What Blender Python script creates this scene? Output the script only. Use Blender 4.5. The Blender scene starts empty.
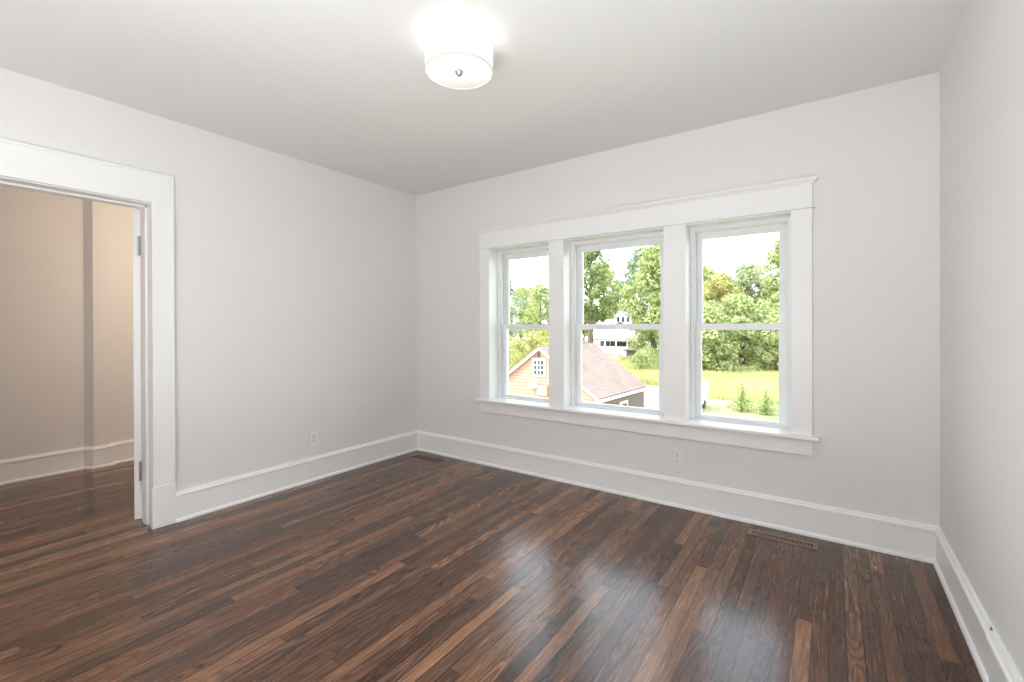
import bpy, bmesh, math, random
from mathutils import Vector, Matrix
random.seed(7)
S = bpy.context.scene
COL = S.collection

# ------------------------------------------------------------------ camera
XL, XR, H = -3.4915, 0.4676, 2.60          # left wall, right wall, ceiling height
YB = -4.85                                 # wall behind the camera
cam_d = bpy.data.cameras.new('camera'); cam = bpy.data.objects.new('camera', cam_d); COL.objects.link(cam)
F_PX, YAW, CY, PITCH, ROLL = 456.257, 35.031, 327.093, -0.175, -0.184
cam_d.sensor_fit = 'HORIZONTAL'; cam_d.sensor_width = 36.0
cam_d.lens = F_PX / 1024 * 36.0
cam_d.shift_y = -(341.0 - CY) / 1024.0
cam_d.clip_start = 0.05; cam_d.clip_end = 400
_m = (Matrix.Rotation(math.radians(YAW), 4, 'Z') @ Matrix.Rotation(math.radians(90 + PITCH), 4, 'X')
      @ Matrix.Rotation(math.radians(ROLL), 4, 'Z'))
cam.matrix_world = Matrix.Translation((0, -3.2747, 1.2653)) @ _m
S.camera = cam

# ------------------------------------------------------------------ view, world, sun, large lights
vs = S.view_settings
vs.view_transform = 'Standard'; vs.look = 'None'; vs.gamma = 1.0; vs.use_curve_mapping = False
vs.exposure = -0.07
S.display_settings.display_device = 'sRGB'
try:
    S.cycles.use_denoising = True; S.cycles.use_adaptive_sampling = False
    S.cycles.denoising_input_passes = 'RGB_ALBEDO_NORMAL'; S.cycles.denoising_prefilter = 'ACCURATE'
    S.cycles.max_bounces = 10; S.cycles.diffuse_bounces = 6; S.cycles.transparent_max_bounces = 12
    S.cycles.sample_clamp_indirect = 6.0
    S.cycles.caustics_reflective = False; S.cycles.caustics_refractive = False
except Exception:
    pass

SKY = 5.0
w = bpy.data.worlds.new('world'); S.world = w; w.use_nodes = True
nt = w.node_tree; nt.nodes.clear()
o_ = nt.nodes.new('ShaderNodeOutputWorld'); bg = nt.nodes.new('ShaderNodeBackground')
tc = nt.nodes.new('ShaderNodeTexCoord'); sx = nt.nodes.new('ShaderNodeSeparateXYZ'); rp = nt.nodes.new('ShaderNodeValToRGB')
rp.color_ramp.elements[0].position = 0.0; rp.color_ramp.elements[0].color = (0.95, 0.97, 1.0, 1)
rp.color_ramp.elements[1].position = 0.7; rp.color_ramp.elements[1].color = (0.72, 0.85, 1.0, 1)
nt.links.new(tc.outputs['Generated'], sx.inputs[0]); nt.links.new(sx.outputs['Z'], rp.inputs[0])
nt.links.new(rp.outputs[0], bg.inputs[0]); nt.links.new(bg.outputs[0], o_.inputs[0]); bg.inputs[1].default_value = SKY


def light(name, kind, loc, energy, color=(1, 1, 1), **kw):
    d = bpy.data.lights.new(name, kind); d.energy = energy; d.color = color
    for k, v in kw.items():
        setattr(d, k, v)
    o = bpy.data.objects.new(name, d); COL.objects.link(o); o.location = loc
    return o


def aim(o, direction):
    o.rotation_euler = Vector(direction).to_track_quat('-Z', 'Y').to_euler()


sun = light('sun', 'SUN', (-20, -20, 30), 6.0, (1.0, 0.93, 0.84), angle=0.01)
aim(sun, (0.47, 0.42, -0.78))
# added area fills behind the camera
# the low one shines up, the other two across at the side walls
fl = light('rear_up_fill', 'AREA', (-0.66, -3.66, 0.42), 76, (0.955, 0.98, 1.0), shape='RECTANGLE', size=1.9, size_y=1.1)
aim(fl, (0.02, 0.0, 1.0))
fl = light('rear_left_fill', 'AREA', (-2.27, YB + 0.25, 1.20), 27, (0.955, 0.98, 1.0), shape='RECTANGLE', size=0.66, size_y=1.4)
aim(fl, (1.0, 0.12, 0.0))
fl = light('rear_right_fill', 'AREA', (0.14, YB + 0.25, 1.20), 12, (0.955, 0.98, 1.0), shape='RECTANGLE', size=0.5, size_y=1.4)
aim(fl, (-1.0, 0.12, 0.05))
# warm lamp of the hallway and an added weak fill light at its end
light('hall_lamp_light', 'POINT', (-4.35, -1.20, 2.05), 26, (1.0, 0.80, 0.62), shadow_soft_size=0.15)
hf = light('hall_fill', 'AREA', (-4.5, -4.4, 1.3), 4, (1.0, 0.93, 0.88), shape='RECTANGLE', size=1.2, size_y=1.8)
aim(hf, (0, 1, 0))


# ------------------------------------------------------------------ material helpers
def mat(name, col, rough=0.5, spec=0.5, metal=0.0, noise=None, bump=None, coat=0.0):
    m = bpy.data.materials.new(name); m.use_nodes = True
    n = m.node_tree.nodes; l = m.node_tree.links; b = n['Principled BSDF']
    b.inputs['Base Color'].default_value = (*col, 1); b.inputs['Roughness'].default_value = rough
    b.inputs['Metallic'].default_value = metal; b.inputs['Specular IOR Level'].default_value = spec
    b.inputs['Coat Weight'].default_value = coat
    t = n.new('ShaderNodeTexCoord')
    sc, amt = noise if noise else (3.0, 0.02)
    nz = n.new('ShaderNodeTexNoise'); nz.inputs['Scale'].default_value = sc; nz.inputs['Detail'].default_value = 3
    l.new(t.outputs['Object'], nz.inputs['Vector'])
    mx = n.new('ShaderNodeMix'); mx.data_type = 'RGBA'
    mx.inputs['A'].default_value = (*[max(0, c * (1 - amt)) for c in col], 1)
    mx.inputs['B'].default_value = (*[min(1, c * (1 + amt)) for c in col], 1)
    l.new(nz.outputs['Fac'], mx.inputs['Factor']); l.new(mx.outputs['Result'], b.inputs['Base Color'])
    if bump:
        bs, bd = bump
        n2 = n.new('ShaderNodeTexNoise'); n2.inputs['Scale'].default_value = bs; n2.inputs['Detail'].default_value = 4
        l.new(t.outputs['Object'], n2.inputs['Vector'])
        bp = n.new('ShaderNodeBump'); bp.inputs['Strength'].default_value = bd; bp.inputs['Distance'].default_value = 0.002
        l.new(n2.outputs['Fac'], bp.inputs['Height']); l.new(bp.outputs[0], b.inputs['Normal'])
    return m


class NG:
    """short node-building helper"""
    def __init__(s, m):
        s.m = m; s.n = m.node_tree.nodes; s.l = m.node_tree.links

    def set(s, sock, v):
        if hasattr(v, 'is_output'):
            s.l.new(v, sock)
        else:
            sock.default_value = v

    def math(s, op, a, b=None, c=None):
        x = s.n.new('ShaderNodeMath'); x.operation = op
        for i, v in enumerate((a, b, c)):
            if v is not None:
                s.set(x.inputs[i], v)
        return x.outputs[0]

    def xyz(s, x, y, z):
        c = s.n.new('ShaderNodeCombineXYZ')
        for i, v in enumerate((x, y, z)):
            s.set(c.inputs[i], v)
        return c.outputs[0]

    def white(s, vec):
        x = s.n.new('ShaderNodeTexWhiteNoise'); x.noise_dimensions = '3D'; s.l.new(vec, x.inputs['Vector'])
        return x.outputs['Value']

    def noise(s, vec, scale=1.0, detail=2.0, rough=0.5, dist=0.0):
        x = s.n.new('ShaderNodeTexNoise'); s.l.new(vec, x.inputs['Vector'])
        x.inputs['Scale'].default_value = scale; x.inputs['Detail'].default_value = detail
        x.inputs['Roughness'].default_value = rough; x.inputs['Distortion'].default_value = dist
        return x.outputs['Fac']

    def ramp(s, fac, stops):
        x = s.n.new('ShaderNodeValToRGB'); e = x.color_ramp.elements
        while len(e) < len(stops):
            e.new(0.5)
        for k, (p, c) in enumerate(stops):
            e[k].position = p; e[k].color = (*c, 1) if len(c) == 3 else c
        s.l.new(fac, x.inputs[0])
        return x.outputs[0]

    def mix(s, fac, a, b, mode='MIX'):
        x = s.n.new('ShaderNodeMix'); x.data_type = 'RGBA'; x.blend_type = mode
        s.set(x.inputs['Factor'], fac)
        for k, v in (('A', a), ('B', b)):
            if isinstance(v, tuple):
                v = (*v, 1) if len(v) == 3 else v
            s.set(x.inputs[k], v)
        return x.outputs['Result']


def floor_material():
    m = bpy.data.materials.new('dark_stained_oak_strips'); m.use_nodes = True
    g = NG(m); b = g.n['Principled BSDF']
    tcn = g.n.new('ShaderNodeTexCoord'); sp = g.n.new('ShaderNodeSeparateXYZ'); g.l.new(tcn.outputs['Object'], sp.inputs[0])
    x, y = sp.outputs[0], sp.outputs[1]
    PW = 0.0573
    u = g.math('DIVIDE', g.math('ADD', x, 0.413 + 200 * PW), PW)
    row = g.math('FLOOR', u); fu = g.math('FRACT', u)
    r1 = g.white(g.xyz(row, 0.5, 0.5))
    r1b = g.white(g.xyz(row, 7.5, 2.5))
    ln = g.math('MULTIPLY_ADD', r1b, 0.7, 0.65)
    v = g.math('ADD', g.math('DIVIDE', y, ln), g.math('MULTIPLY_ADD', r1, 17.0, 40.0))
    pc = g.math('FLOOR', v); fv = g.math('FRACT', v)
    r2 = g.white(g.xyz(row, pc, 1.5)); r3 = g.white(g.xyz(row, pc, 9.5)); r4 = g.white(g.xyz(row, pc, 4.2))
    off = g.math('MULTIPLY', r2, 61.0)
    # cathedral figure: contour lines of a stretched noise
    cath = g.noise(g.xyz(g.math('MULTIPLY_ADD', x, 11.0, off), g.math('MULTIPLY', y, 1.5), off), 1.0, 1.5, 0.45, 0.25)
    rings = g.math('ABSOLUTE', g.math('SUBTRACT', g.math('FRACT', g.math('MULTIPLY', cath, 15.0)), 0.5))
    ring = g.math('SMOOTH_MIN', g.math('MULTIPLY', rings, 2.6), 1.0, 0.2)
    fine = g.noise(g.xyz(g.math('MULTIPLY_ADD', x, 120.0, off), g.math('MULTIPLY', y, 5.0), off), 1.0, 3.0, 0.65)
    pores = g.noise(g.xyz(g.math('MULTIPLY_ADD', x, 260.0, off), g.math('MULTIPLY', y, 11.0), off), 1.0, 2.0, 0.6)
    base = g.ramp(r2, [(0.0, (0.062, 0.0290, 0.0170)), (0.28, (0.092, 0.0440, 0.0255)), (0.60, (0.128, 0.0620, 0.0355)),
                       (0.84, (0.185, 0.0930, 0.0520)), (1.0, (0.275, 0.150, 0.083))])
    hue = g.mix(r3, (1.0, 1.0, 1.0), (1.08, 0.92, 0.86), 'MIX')
    base = g.mix(1.0, base, hue, 'MULTIPLY')
    amt = g.math('MULTIPLY_ADD', g.math('POWER', r4, 1.6), 0.62, 0.22)
    gr = g.math('MULTIPLY', g.math('SUBTRACT', 1.0, ring), amt)
    colr = g.mix(gr, base, (0.014, 0.006, 0.0035))
    light_ = g.mix(1.0, colr, (1.55, 1.5, 1.42), 'MULTIPLY')
    colr = g.mix(g.math('MULTIPLY', g.ramp(fine, [(0.38, (0, 0, 0)), (0.68, (1, 1, 1))]), 0.75), colr, light_)
    colr = g.mix(g.math('MULTIPLY', g.ramp(pores, [(0.32, (1, 1, 1)), (0.46, (0, 0, 0))]), 0.5), colr, (0.012, 0.005, 0.003))
    # seams between strips and at butt ends
    eu = g.math('MINIMUM', fu, g.math('SUBTRACT', 1.0, fu))
    sw = g.math('MULTIPLY_ADD', g.white(g.xyz(row, 3.5, 8.5)), 0.034, 0.012)
    su = g.math('LESS_THAN', eu, sw)
    ev = g.math('MULTIPLY', g.math('MINIMUM', fv, g.math('SUBTRACT', 1.0, fv)), ln)
    sv = g.math('LESS_THAN', ev, 0.0011)
    seam = g.math('MAXIMUM', su, sv)
    colr = g.mix(g.math('MULTIPLY', seam, 0.85), colr, (0.006, 0.003, 0.002))
    g.l.new(colr, b.inputs['Base Color'])
    g.l.new(g.math('MULTIPLY_ADD', fine, 0.10, 0.21), b.inputs['Roughness'])
    b.inputs['Specular IOR Level'].default_value = 0.40
    b.inputs['Coat Weight'].default_value = 0.22; b.inputs['Coat Roughness'].default_value = 0.17
    hgt = g.math('SUBTRACT', g.math('MULTIPLY', fine, 0.25), seam)
    hgt = g.math('ADD', hgt, g.math('MULTIPLY', r3, 0.5))
    bp = g.n.new('ShaderNodeBump'); bp.inputs['Strength'].default_value = 0.22; bp.inputs['Distance'].default_value = 0.0012
    g.l.new(hgt, bp.inputs['Height']); g.l.new(bp.outputs[0], b.inputs['Normal'])
    return m


def glass_material(name='clear_window_glass', tint=(0.96, 0.98, 0.97)):
    m = bpy.data.materials.new(name); m.use_nodes = True
    g = NG(m); g.n.clear()
    out = g.n.new('ShaderNodeOutputMaterial'); mx = g.n.new('ShaderNodeMixShader')
    tr = g.n.new('ShaderNodeBsdfTransparent'); tr.inputs[0].default_value = (*tint, 1)
    gl = g.n.new('ShaderNodeBsdfGlossy'); gl.inputs['Roughness'].default_value = 0.01
    fr = g.n.new('ShaderNodeFresnel'); fr.inputs['IOR'].default_value = 1.15
    g.l.new(fr.outputs[0], mx.inputs[0]); g.l.new(tr.outputs[0], mx.inputs[1]); g.l.new(gl.outputs[0], mx.inputs[2])
    g.l.new(mx.outputs[0], out.inputs[0])
    return m


def leaf_material(name, c0, c1, c2, trans=0.48):
    m = bpy.data.materials.new(name); m.use_nodes = True
    g = NG(m); g.n.clear()
    out = g.n.new('ShaderNodeOutputMaterial')
    geo = g.n.new('ShaderNodeNewGeometry'); tcn = g.n.new('ShaderNodeTexCoord')
    big = g.noise(tcn.outputs['Object'], 0.8, 2.0)
    fac = g.math('MULTIPLY_ADD', big, 0.9, g.math('MULTIPLY_ADD', geo.outputs['Random Per Island'], 0.6, -0.25))
    col = g.ramp(fac, [(0.15, c0), (0.5, c1), (0.85, c2)])
    d = g.n.new('ShaderNodeBsdfDiffuse'); t = g.n.new('ShaderNodeBsdfTranslucent'); mx = g.n.new('ShaderNodeMixShader')
    g.l.new(col, d.inputs[0]); g.l.new(col, t.inputs[0]); mx.inputs[0].default_value = trans
    g.l.new(d.outputs[0], mx.inputs[1]); g.l.new(t.outputs[0], mx.inputs[2]); g.l.new(mx.outputs[0], out.inputs[0])
    return m


M = {}
M['wall'] = mat('warm_white_wall_paint', (0.80, 0.79, 0.78), 0.75, 0.3, noise=(1.2, 0.012), bump=(220, 0.05))
M['ceil'] = mat('flat_white_ceiling_paint', (0.80, 0.795, 0.785), 0.9, 0.2, noise=(0.8, 0.015))
M['trim'] = mat('white_semigloss_trim_paint', (0.885, 0.885, 0.88), 0.38, 0.5, noise=(4, 0.01))
M['vinyl'] = mat('white_vinyl', (0.87, 0.88, 0.89), 0.4, 0.5)
M['hall'] = mat('hall_wall_paint', (0.80, 0.765, 0.73), 0.75, 0.3, noise=(1.2, 0.012))
M['plastic'] = mat('white_plastic', (0.84, 0.84, 0.83), 0.35, 0.5)
M['slot'] = mat('dark_slot', (0.03, 0.03, 0.03), 0.6)
M['steel'] = mat('satin_nickel', (0.50, 0.49, 0.47), 0.35, 0.5, metal=0.9)
M['brown'] = mat('brown_stained_register', (0.26, 0.185, 0.14), 0.45, 0.5, noise=(40, 0.12))
M['duct'] = mat('duct_dark', (0.012, 0.009, 0.008), 0.8)
M['grey'] = mat('grey_cable_jacket', (0.30, 0.30, 0.31), 0.5)
M['floor'] = floor_material()
M['glass'] = glass_material()


# ------------------------------------------------------------------ mesh helpers
def box(bm, x0, x1, y0, y1, z0, z1, bev=0.0, seg=1):
    vs_ = [bm.verts.new(p) for p in ((x0, y0, z0), (x1, y0, z0), (x1, y1, z0), (x0, y1, z0), (x0, y0, z1), (x1, y0, z1), (x1, y1, z1), (x0, y1, z1))]
    fs = [bm.faces.new([vs_[i] for i in f]) for f in ((0, 3, 2, 1), (4, 5, 6, 7), (0, 1, 5, 4), (1, 2, 6, 5), (2, 3, 7, 6), (3, 0, 4, 7))]
    if bev > 0:
        es = list({e for f in fs for e in f.edges})
        bmesh.ops.bevel(bm, geom=es, offset=bev, segments=seg, affect='EDGES', profile=0.5)
    return bm


def lathe(bm, prof, seg=32, c=(0, 0, 0), axis='Z', cap=True):
    rings = []
    for r, h in prof:
        ring = []
        for k in range(seg):
            a = 2 * math.pi * k / seg
            p = (r * math.cos(a), r * math.sin(a), h)
            if axis == 'X': p = (p[2], p[0], p[1])
            if axis == 'Y': p = (p[1], p[2], p[0])
            ring.append(bm.verts.new((p[0] + c[0], p[1] + c[1], p[2] + c[2])))
        rings.append(ring)
    for a, b_ in zip(rings, rings[1:]):
        for k in range(seg):
            bm.faces.new((a[k], a[(k + 1) % seg], b_[(k + 1) % seg], b_[k]))
    if cap:
        if prof[0][0] > 1e-6: bm.faces.new(list(reversed(rings[0])))
        if prof[-1][0] > 1e-6: bm.faces.new(rings[-1])
    return bm


def sweep(bm, path, prof, side=1):
    """Sweep (depth, z) profile along a 2-D polyline with mitred corners; depth grows to the left (side=1) or right (-1) of travel."""
    pts = [Vector((p[0], p[1])) for p in path]
    n = len(pts); rings = []
    for i in range(n):
        d0 = (pts[i] - pts[i - 1]).normalized() if i > 0 else None
        d1 = (pts[i + 1] - pts[i]).normalized() if i < n - 1 else None
        if d0 is None: d0 = d1
        if d1 is None: d1 = d0
        n0 = Vector((-d0.y, d0.x)) * side; n1 = Vector((-d1.y, d1.x)) * side
        mi = (n0 + n1).normalized(); mi = mi / max(0.2, mi.dot(n0))
        rings.append([bm.verts.new((pts[i].x + mi.x * d, pts[i].y + mi.y * d, z)) for d, z in prof])
    k = len(prof)
    for a, b_ in zip(rings, rings[1:]):
        for j in range(k):
            bm.faces.new((a[j], a[(j + 1) % k], b_[(j + 1) % k], b_[j]))
    bm.faces.new(list(reversed(rings[0]))); bm.faces.new(rings[-1])
    return bm


def obj(name, bm, m, parent=None, smooth=False, kind=None, loc=None):
    bmesh.ops.recalc_face_normals(bm, faces=bm.faces)
    me = bpy.data.meshes.new(name); bm.to_mesh(me); bm.free()
    if m is not None:
        me.materials.append(m)
    if smooth:
        for p in me.polygons:
            p.use_smooth = True
    o = bpy.data.objects.new(name, me); COL.objects.link(o)
    if parent is not None:
        o.parent = parent
        o.matrix_parent_inverse = parent.matrix_basis.inverted()   # shapes are written in world coordinates
    if kind: o['kind'] = kind
    if loc is not None: o.location = loc
    return o


def empty(name, loc=(0, 0, 0), rotz=0.0, kind=None):
    o = bpy.data.objects.new(name, None); COL.objects.link(o); o.location = loc; o.rotation_euler = (0, 0, rotz)
    o.empty_display_size = 0.2
    if kind: o['kind'] = kind
    return o


def tag(o, label, cat, group=None, kind=None):
    o['label'] = label; o['category'] = cat
    if group: o['group'] = group
    if kind: o['kind'] = kind
    return o


def NB():
    return bmesh.new()


def struct(name, bm, m, label=None, cat=None):
    o = obj(name, bm, m, kind='structure')
    if label: o['label'] = label; o['category'] = cat
    return o


# ------------------------------------------------------------------ room shell
HX = -5.48                                     # hall far wall
WX = -3.70                                     # hall face of the left wall
DY0, DY1, DZ = -3.10, -2.225, 2.035            # doorway clear opening
WT = 0.25                                      # window wall thickness
WINS = [(-2.535, -1.912), (-1.773, -0.975), (-0.823, -0.205)]
WZ0, WZ1 = 0.600, 1.955

b_ = NB(); box(b_, HX - 0.15, XR + 0.15, YB - 0.15, WT, -0.12, 0.0)
struct('floor', b_, M['floor'], 'dark stained narrow oak strip floor running towards the windows', 'floor')
b_ = NB(); box(b_, HX - 0.15, XR + 0.15, YB - 0.15, WT, H, H + 0.12)
struct('ceiling', b_, M['ceil'], 'flat white painted ceiling above the empty room', 'ceiling')
g_ = 0.014                                     # room taken up by the jamb boards
b_ = NB()
xs = [HX - 0.15] + [v for a, c in WINS for v in (a - g_, c + g_)] + [XR + 0.15]
for i in range(0, len(xs), 2):
    box(b_, xs[i], xs[i + 1], 0, WT, 0, H)
for a, c in WINS:
    box(b_, a - g_, c + g_, 0, WT, 0, WZ0 - g_); box(b_, a - g_, c + g_, 0, WT, WZ1 + g_, H)
bmesh.ops.remove_doubles(b_, verts=b_.verts, dist=1e-5)
struct('wall_back', b_, M['wall'], 'off-white wall holding the row of three windows', 'wall')
b_ = NB(); box(b_, XR, XR + 0.15, YB - 0.15, 0, 0, H)
struct('wall_right', b_, M['wall'], 'off-white wall along the right edge of the photo', 'wall')
b_ = NB(); box(b_, WX, XR, YB - 0.15, YB, 0, H)
struct('wall_front', b_, M['wall'], 'off-white wall behind the viewer', 'wall')
b_ = NB()
box(b_, WX, XL, DY1 + 0.014, 0, 0, H); box(b_, WX, XL, YB, DY0 - 0.014, 0, H); box(b_, WX, XL, DY0 - 0.014, DY1 + 0.014, DZ + 0.014, H)
bmesh.ops.remove_doubles(b_, verts=b_.verts, dist=1e-5)
struct('wall_left', b_, M['wall'], 'off-white wall with the doorway to the hall', 'wall')
b_ = NB()
hp = [(HX, YB), (HX, -2.130), (HX + 0.068, -2.083), (HX + 0.068, -1.965), (HX + 0.026, -1.965), (HX + 0.026, 0), (HX - 0.15, 0), (HX - 0.15, YB)]
lo_ = [b_.verts.new((x, y, 0)) for x, y in hp]; hi_ = [b_.verts.new((x, y, H)) for x, y in hp]
b_.faces.new(lo_); b_.faces.new(hi_)
for k in range(len(hp)): b_.faces.new((lo_[k], lo_[(k + 1) % len(hp)], hi_[(k + 1) % len(hp)], hi_[k]))
struct('wall_hall', b_, M['hall'], 'beige hallway wall with a shallow pilaster seen through the doorway', 'wall')
b_ = NB(); box(b_, HX - 0.15, WX, YB - 0.15, YB, 0, H)
struct('wall_hall_end', b_, M['hall'])

# baseboards: shoe, flat board, cap moulding
BP = [(0.0, 0.0), (0.031, 0.0), (0.031, 0.009), (0.028, 0.016), (0.022, 0.021), (0.0175, 0.0225), (0.0175, 0.158), (0.0150, 0.160),
      (0.0150, 0.163), (0.0245, 0.166), (0.0250, 0.172), (0.0225, 0.178), (0.0160, 0.182), (0.0140, 0.188), (0.0100, 0.1945), (0.0, 0.1945)]
b_ = NB(); sweep(b_, [(XL, -2.114), (XL, 0)], BP, -1)
# mitre the inside corner
for v in b_.verts:
    if abs(v.co.y) < 1e-6: v.co.y = -(v.co.x - XL)
struct('baseboard_left', b_, M['trim'], 'tall white baseboard under the left wall', 'baseboard')
b_ = NB(); sweep(b_, [(XL, 0), (XR, 0)], BP, -1)
for v in b_.verts:
    d = -v.co.y
    v.co.x = XL + d if v.co.x < -1 else XR - d
struct('baseboard_back', b_, M['trim'], 'tall white baseboard under the three windows', 'baseboard')
b_ = NB(); sweep(b_, [(XR, 0), (XR, -1.030)], BP, -1)
for v in b_.verts:
    if abs(v.co.y) < 1e-6: v.co.y = -(XR - v.co.x)
sweep(b_, [(XR, -1.030), (XR, YB)], [(d + (0.005 if d > 0 else 0), z + (0.003 if z > 0.1 else 0)) for d, z in BP], -1)
struct('baseboard_right', b_, M['trim'], 'tall white baseboard with a butt joint along the right wall', 'baseboard')
b_ = NB(); sweep(b_, [(HX, YB), (HX, -2.130), (HX + 0.068, -2.083), (HX + 0.068, -1.965), (HX + 0.026, -1.965), (HX + 0.026, 0)], BP, -1)
struct('baseboard_hall', b_, M['trim'], 'white baseboard stepping round the hall pilaster', 'baseboard')

# ------------------------------------------------------------------ window trim (one joined assembly around the three windows)
CT = -0.020                                    # casing face
CX0, CX1 = -2.644, -0.095
t1 = empty('trim_1', (-1.37, 0, 0.6), kind='structure'); t1['label'] = 'white moulded casing, head board, stool and apron round the three windows'; t1['category'] = 'window trim'
for a, c in ((CX0, WINS[0][0]), (WINS[0][1], WINS[1][0]), (WINS[1][1], WINS[2][0]), (WINS[2][1], CX1)):
    b_ = NB(); box(b_, a, c, CT, 0, WZ0, 1.962, 0.0018); obj('casing', b_, M['trim'], t1)
b_ = NB(); box(b_, CX0, CX1, CT - 0.003, 0, 1.972, 2.112, 0.0018); obj('head_board', b_, M['trim'], t1)
b_ = NB(); box(b_, CX0 - 0.015, CX1 + 0.015, CT - 0.012, 0, 1.9615, 1.9725, 0.004, 3); obj('fillet_bead', b_, M['trim'], t1)
b_ = NB()
prof = [(0.0, 2.106), (0.006, 2.1075), (0.008, 2.113), (0.013, 2.119), (0.021, 2.124), (0.026, 2.129), (0.027, 2.133), (0.029, 2.134), (0.029, 2.142)]
rings = []
for d, z in prof:
    rings.append([b_.verts.new(p) for p in ((CX0 - d, 0, z), (CX0 - d, CT - 0.003 - d, z), (CX1 + d, CT - 0.003 - d, z), (CX1 + d, 0, z))])
for A, B in zip(rings, rings[1:]):
    for k in range(4): b_.faces.new((A[k], A[(k + 1) % 4], B[(k + 1) % 4], B[k]))
b_.faces.new(rings[0][::-1]); b_.faces.new(rings[-1])
obj('crown_moulding', b_, M['trim'], t1)
b_ = NB(); box(b_, -2.684, -0.058, -0.060, 0, WZ0 - 0.024, WZ0, 0.008, 3)
for a, c in WINS: box(b_, a, c, -0.002, 0.118, WZ0 - g_, WZ0)
obj('stool', b_, M['trim'], t1)
b_ = NB(); box(b_, CX0, CX1, CT, 0, 0.480, WZ0 - 0.024, 0.0018)
obj('apron', b_, M['trim'], t1)
for a, c in WINS:
    b_ = NB()
    box(b_, a - g_, a, 0, 0.116, WZ0, WZ1 + g_); box(b_, c, c + g_, 0, 0.116, WZ0, WZ1 + g_); box(b_, a, c, 0, 0.116, WZ1, WZ1 + g_)
    obj('jamb', b_, M['trim'], t1)


def ring_xz(bm, x0, x1, z0, z1, wl, wr, wb, wt, y0, y1, bev=0.002):
    box(bm, x0, x0 + wl, y0, y1, z0, z1, bev); box(bm, x1 - wr, x1, y0, y1, z0, z1, bev)
    box(bm, x0 + wl - .001, x1 - wr + .001, y0, y1, z0, z0 + wb, bev); box(bm, x0 + wl - .001, x1 - wr + .001, y0, y1, z1 - wt, z1, bev)


WLAB = ['narrow double-hung window at the left of the three', 'wide double-hung window in the middle of the three', 'narrow double-hung window at the right of the three']
for i, (a, c) in enumerate(WINS):
    wroot = empty('window_%d' % (i + 1), ((a + c) / 2, 0.17, WZ0), kind='structure')
    wroot['label'] = WLAB[i]; wroot['category'] = 'window'
    b_ = NB(); ring_xz(b_, a, c, WZ0, WZ1, 0.020, 0.020, 0.006, 0.022, 0.112, WT + 0.01)
    ring_xz(b_, a + .018, c - .018, WZ0 + .004, WZ1 - .020, 0.010, 0.010, 0.006, 0.010, 0.126, 0.150)
    box(b_, a + 0.018, a + 0.030, 0.189, 0.196, WZ0 + .01, WZ1 - .03); box(b_, c - 0.030, c - 0.018, 0.189, 0.196, WZ0 + .01, WZ1 - .03)
    obj('window_frame', b_, M['vinyl'], wroot)
    sx0, sx1 = a + 0.021, c - 0.021; wr = (0.058, 0.066, 0.058)[i]
    # upper sash (outer track)
    b_ = NB(); ring_xz(b_, sx0, sx1, 1.240, WZ1 - 0.028, 0.040, wr, 0.034, 0.046, 0.198, 0.226)
    us = obj('upper_sash', b_, M['vinyl'], wroot)
    b_ = NB(); box(b_, sx0 + .038, sx1 - wr + .002, 0.210, 0.214, 1.270, WZ1 - 0.072); obj('glass_pane', b_, M['glass'], us)
    # lower sash (inner track)
    b_ = NB(); ring_xz(b_, sx0, sx1, WZ0 + 0.010, 1.276, 0.040, wr, 0.020, 0.045, 0.154, 0.187)
    ls = obj('lower_sash', b_, M['vinyl'], wroot)
    b_ = NB(); box(b_, sx0 + .038, sx1 - wr + .002, 0.169, 0.173, WZ0 + 0.028, 1.233); obj('glass_pane', b_, M['glass'], ls)
    xc = (a + c) / 2
    b_ = NB(); box(b_, xc - 0.030, xc + 0.030, 0.160, 0.182, 1.276, 1.283, 0.002); lathe(b_, [(0.011, 1.283), (0.011, 1.290), (0.006, 1.293)], 16, (xc, 0.171, 0))
    box(b_, xc - 0.004, xc + 0.026, 0.166, 0.176, 1.286, 1.293, 0.002)
    obj('sash_lock', b_, mat('grey_sash_lock', (0.33, 0.33, 0.34), 0.45) if i == 0 else bpy.data.materials['grey_sash_lock'], ls)

# ------------------------------------------------------------------ doorway trim and door
t2 = empty('trim_2', (XL, -2.66, 0), kind='structure'); t2['label'] = 'wide white casing with plinth blocks round the doorway to the hall'; t2['category'] = 'door trim'
CO = 0.112                                     # casing width
for y0, y1, outer in ((DY1 - 0.006, DY1 + CO, 1), (DY0 - CO, DY0 + 0.006, -1)):
    b_ = NB(); box(b_, XL, XL + 0.020, y0, y1, 0.262, 2.041, 0.0018)
    yb = (y1 - 0.020, y1) if outer > 0 else (y0, y0 + 0.020)
    box(b_, XL, XL + 0.024, yb[0], yb[1], 0.262, 2.233, 0.003, 2)
    obj('casing', b_, M['trim'], t2)
    b_ = NB(); box(b_, XL, XL + 0.027, y0 - (0.008 if outer > 0 else 0), y1 + (0.008 if outer < 0 else 0), 0, 0.262, 0.003, 2)
    obj('plinth_block', b_, M['trim'], t2)
b_ = NB(); box(b_, XL, XL + 0.020, DY0 - CO + .02, DY1 + CO - .02, 2.041, 2.216, 0.0018); box(b_, XL, XL + 0.025, DY0 - CO + .02, DY1 + CO - .02, 2.213, 2.233, 0.003, 2)
obj('head_casing', b_, M['trim'], t2)
for y0, y1, sgn in ((DY1, DY1 + 0.014, -1), (DY0 - 0.014, DY0, 1)):
    b_ = NB(); box(b_, WX, XL, y0, y1, 0, DZ + 0.014)
    ys = (y0 - 0.012, y0) if sgn < 0 else (y1, y1 + 0.012)
    box(b_, -3.645, -3.575, ys[0], ys[1], 0, DZ, 0.002); obj('jamb', b_, M['trim'], t2)
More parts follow.
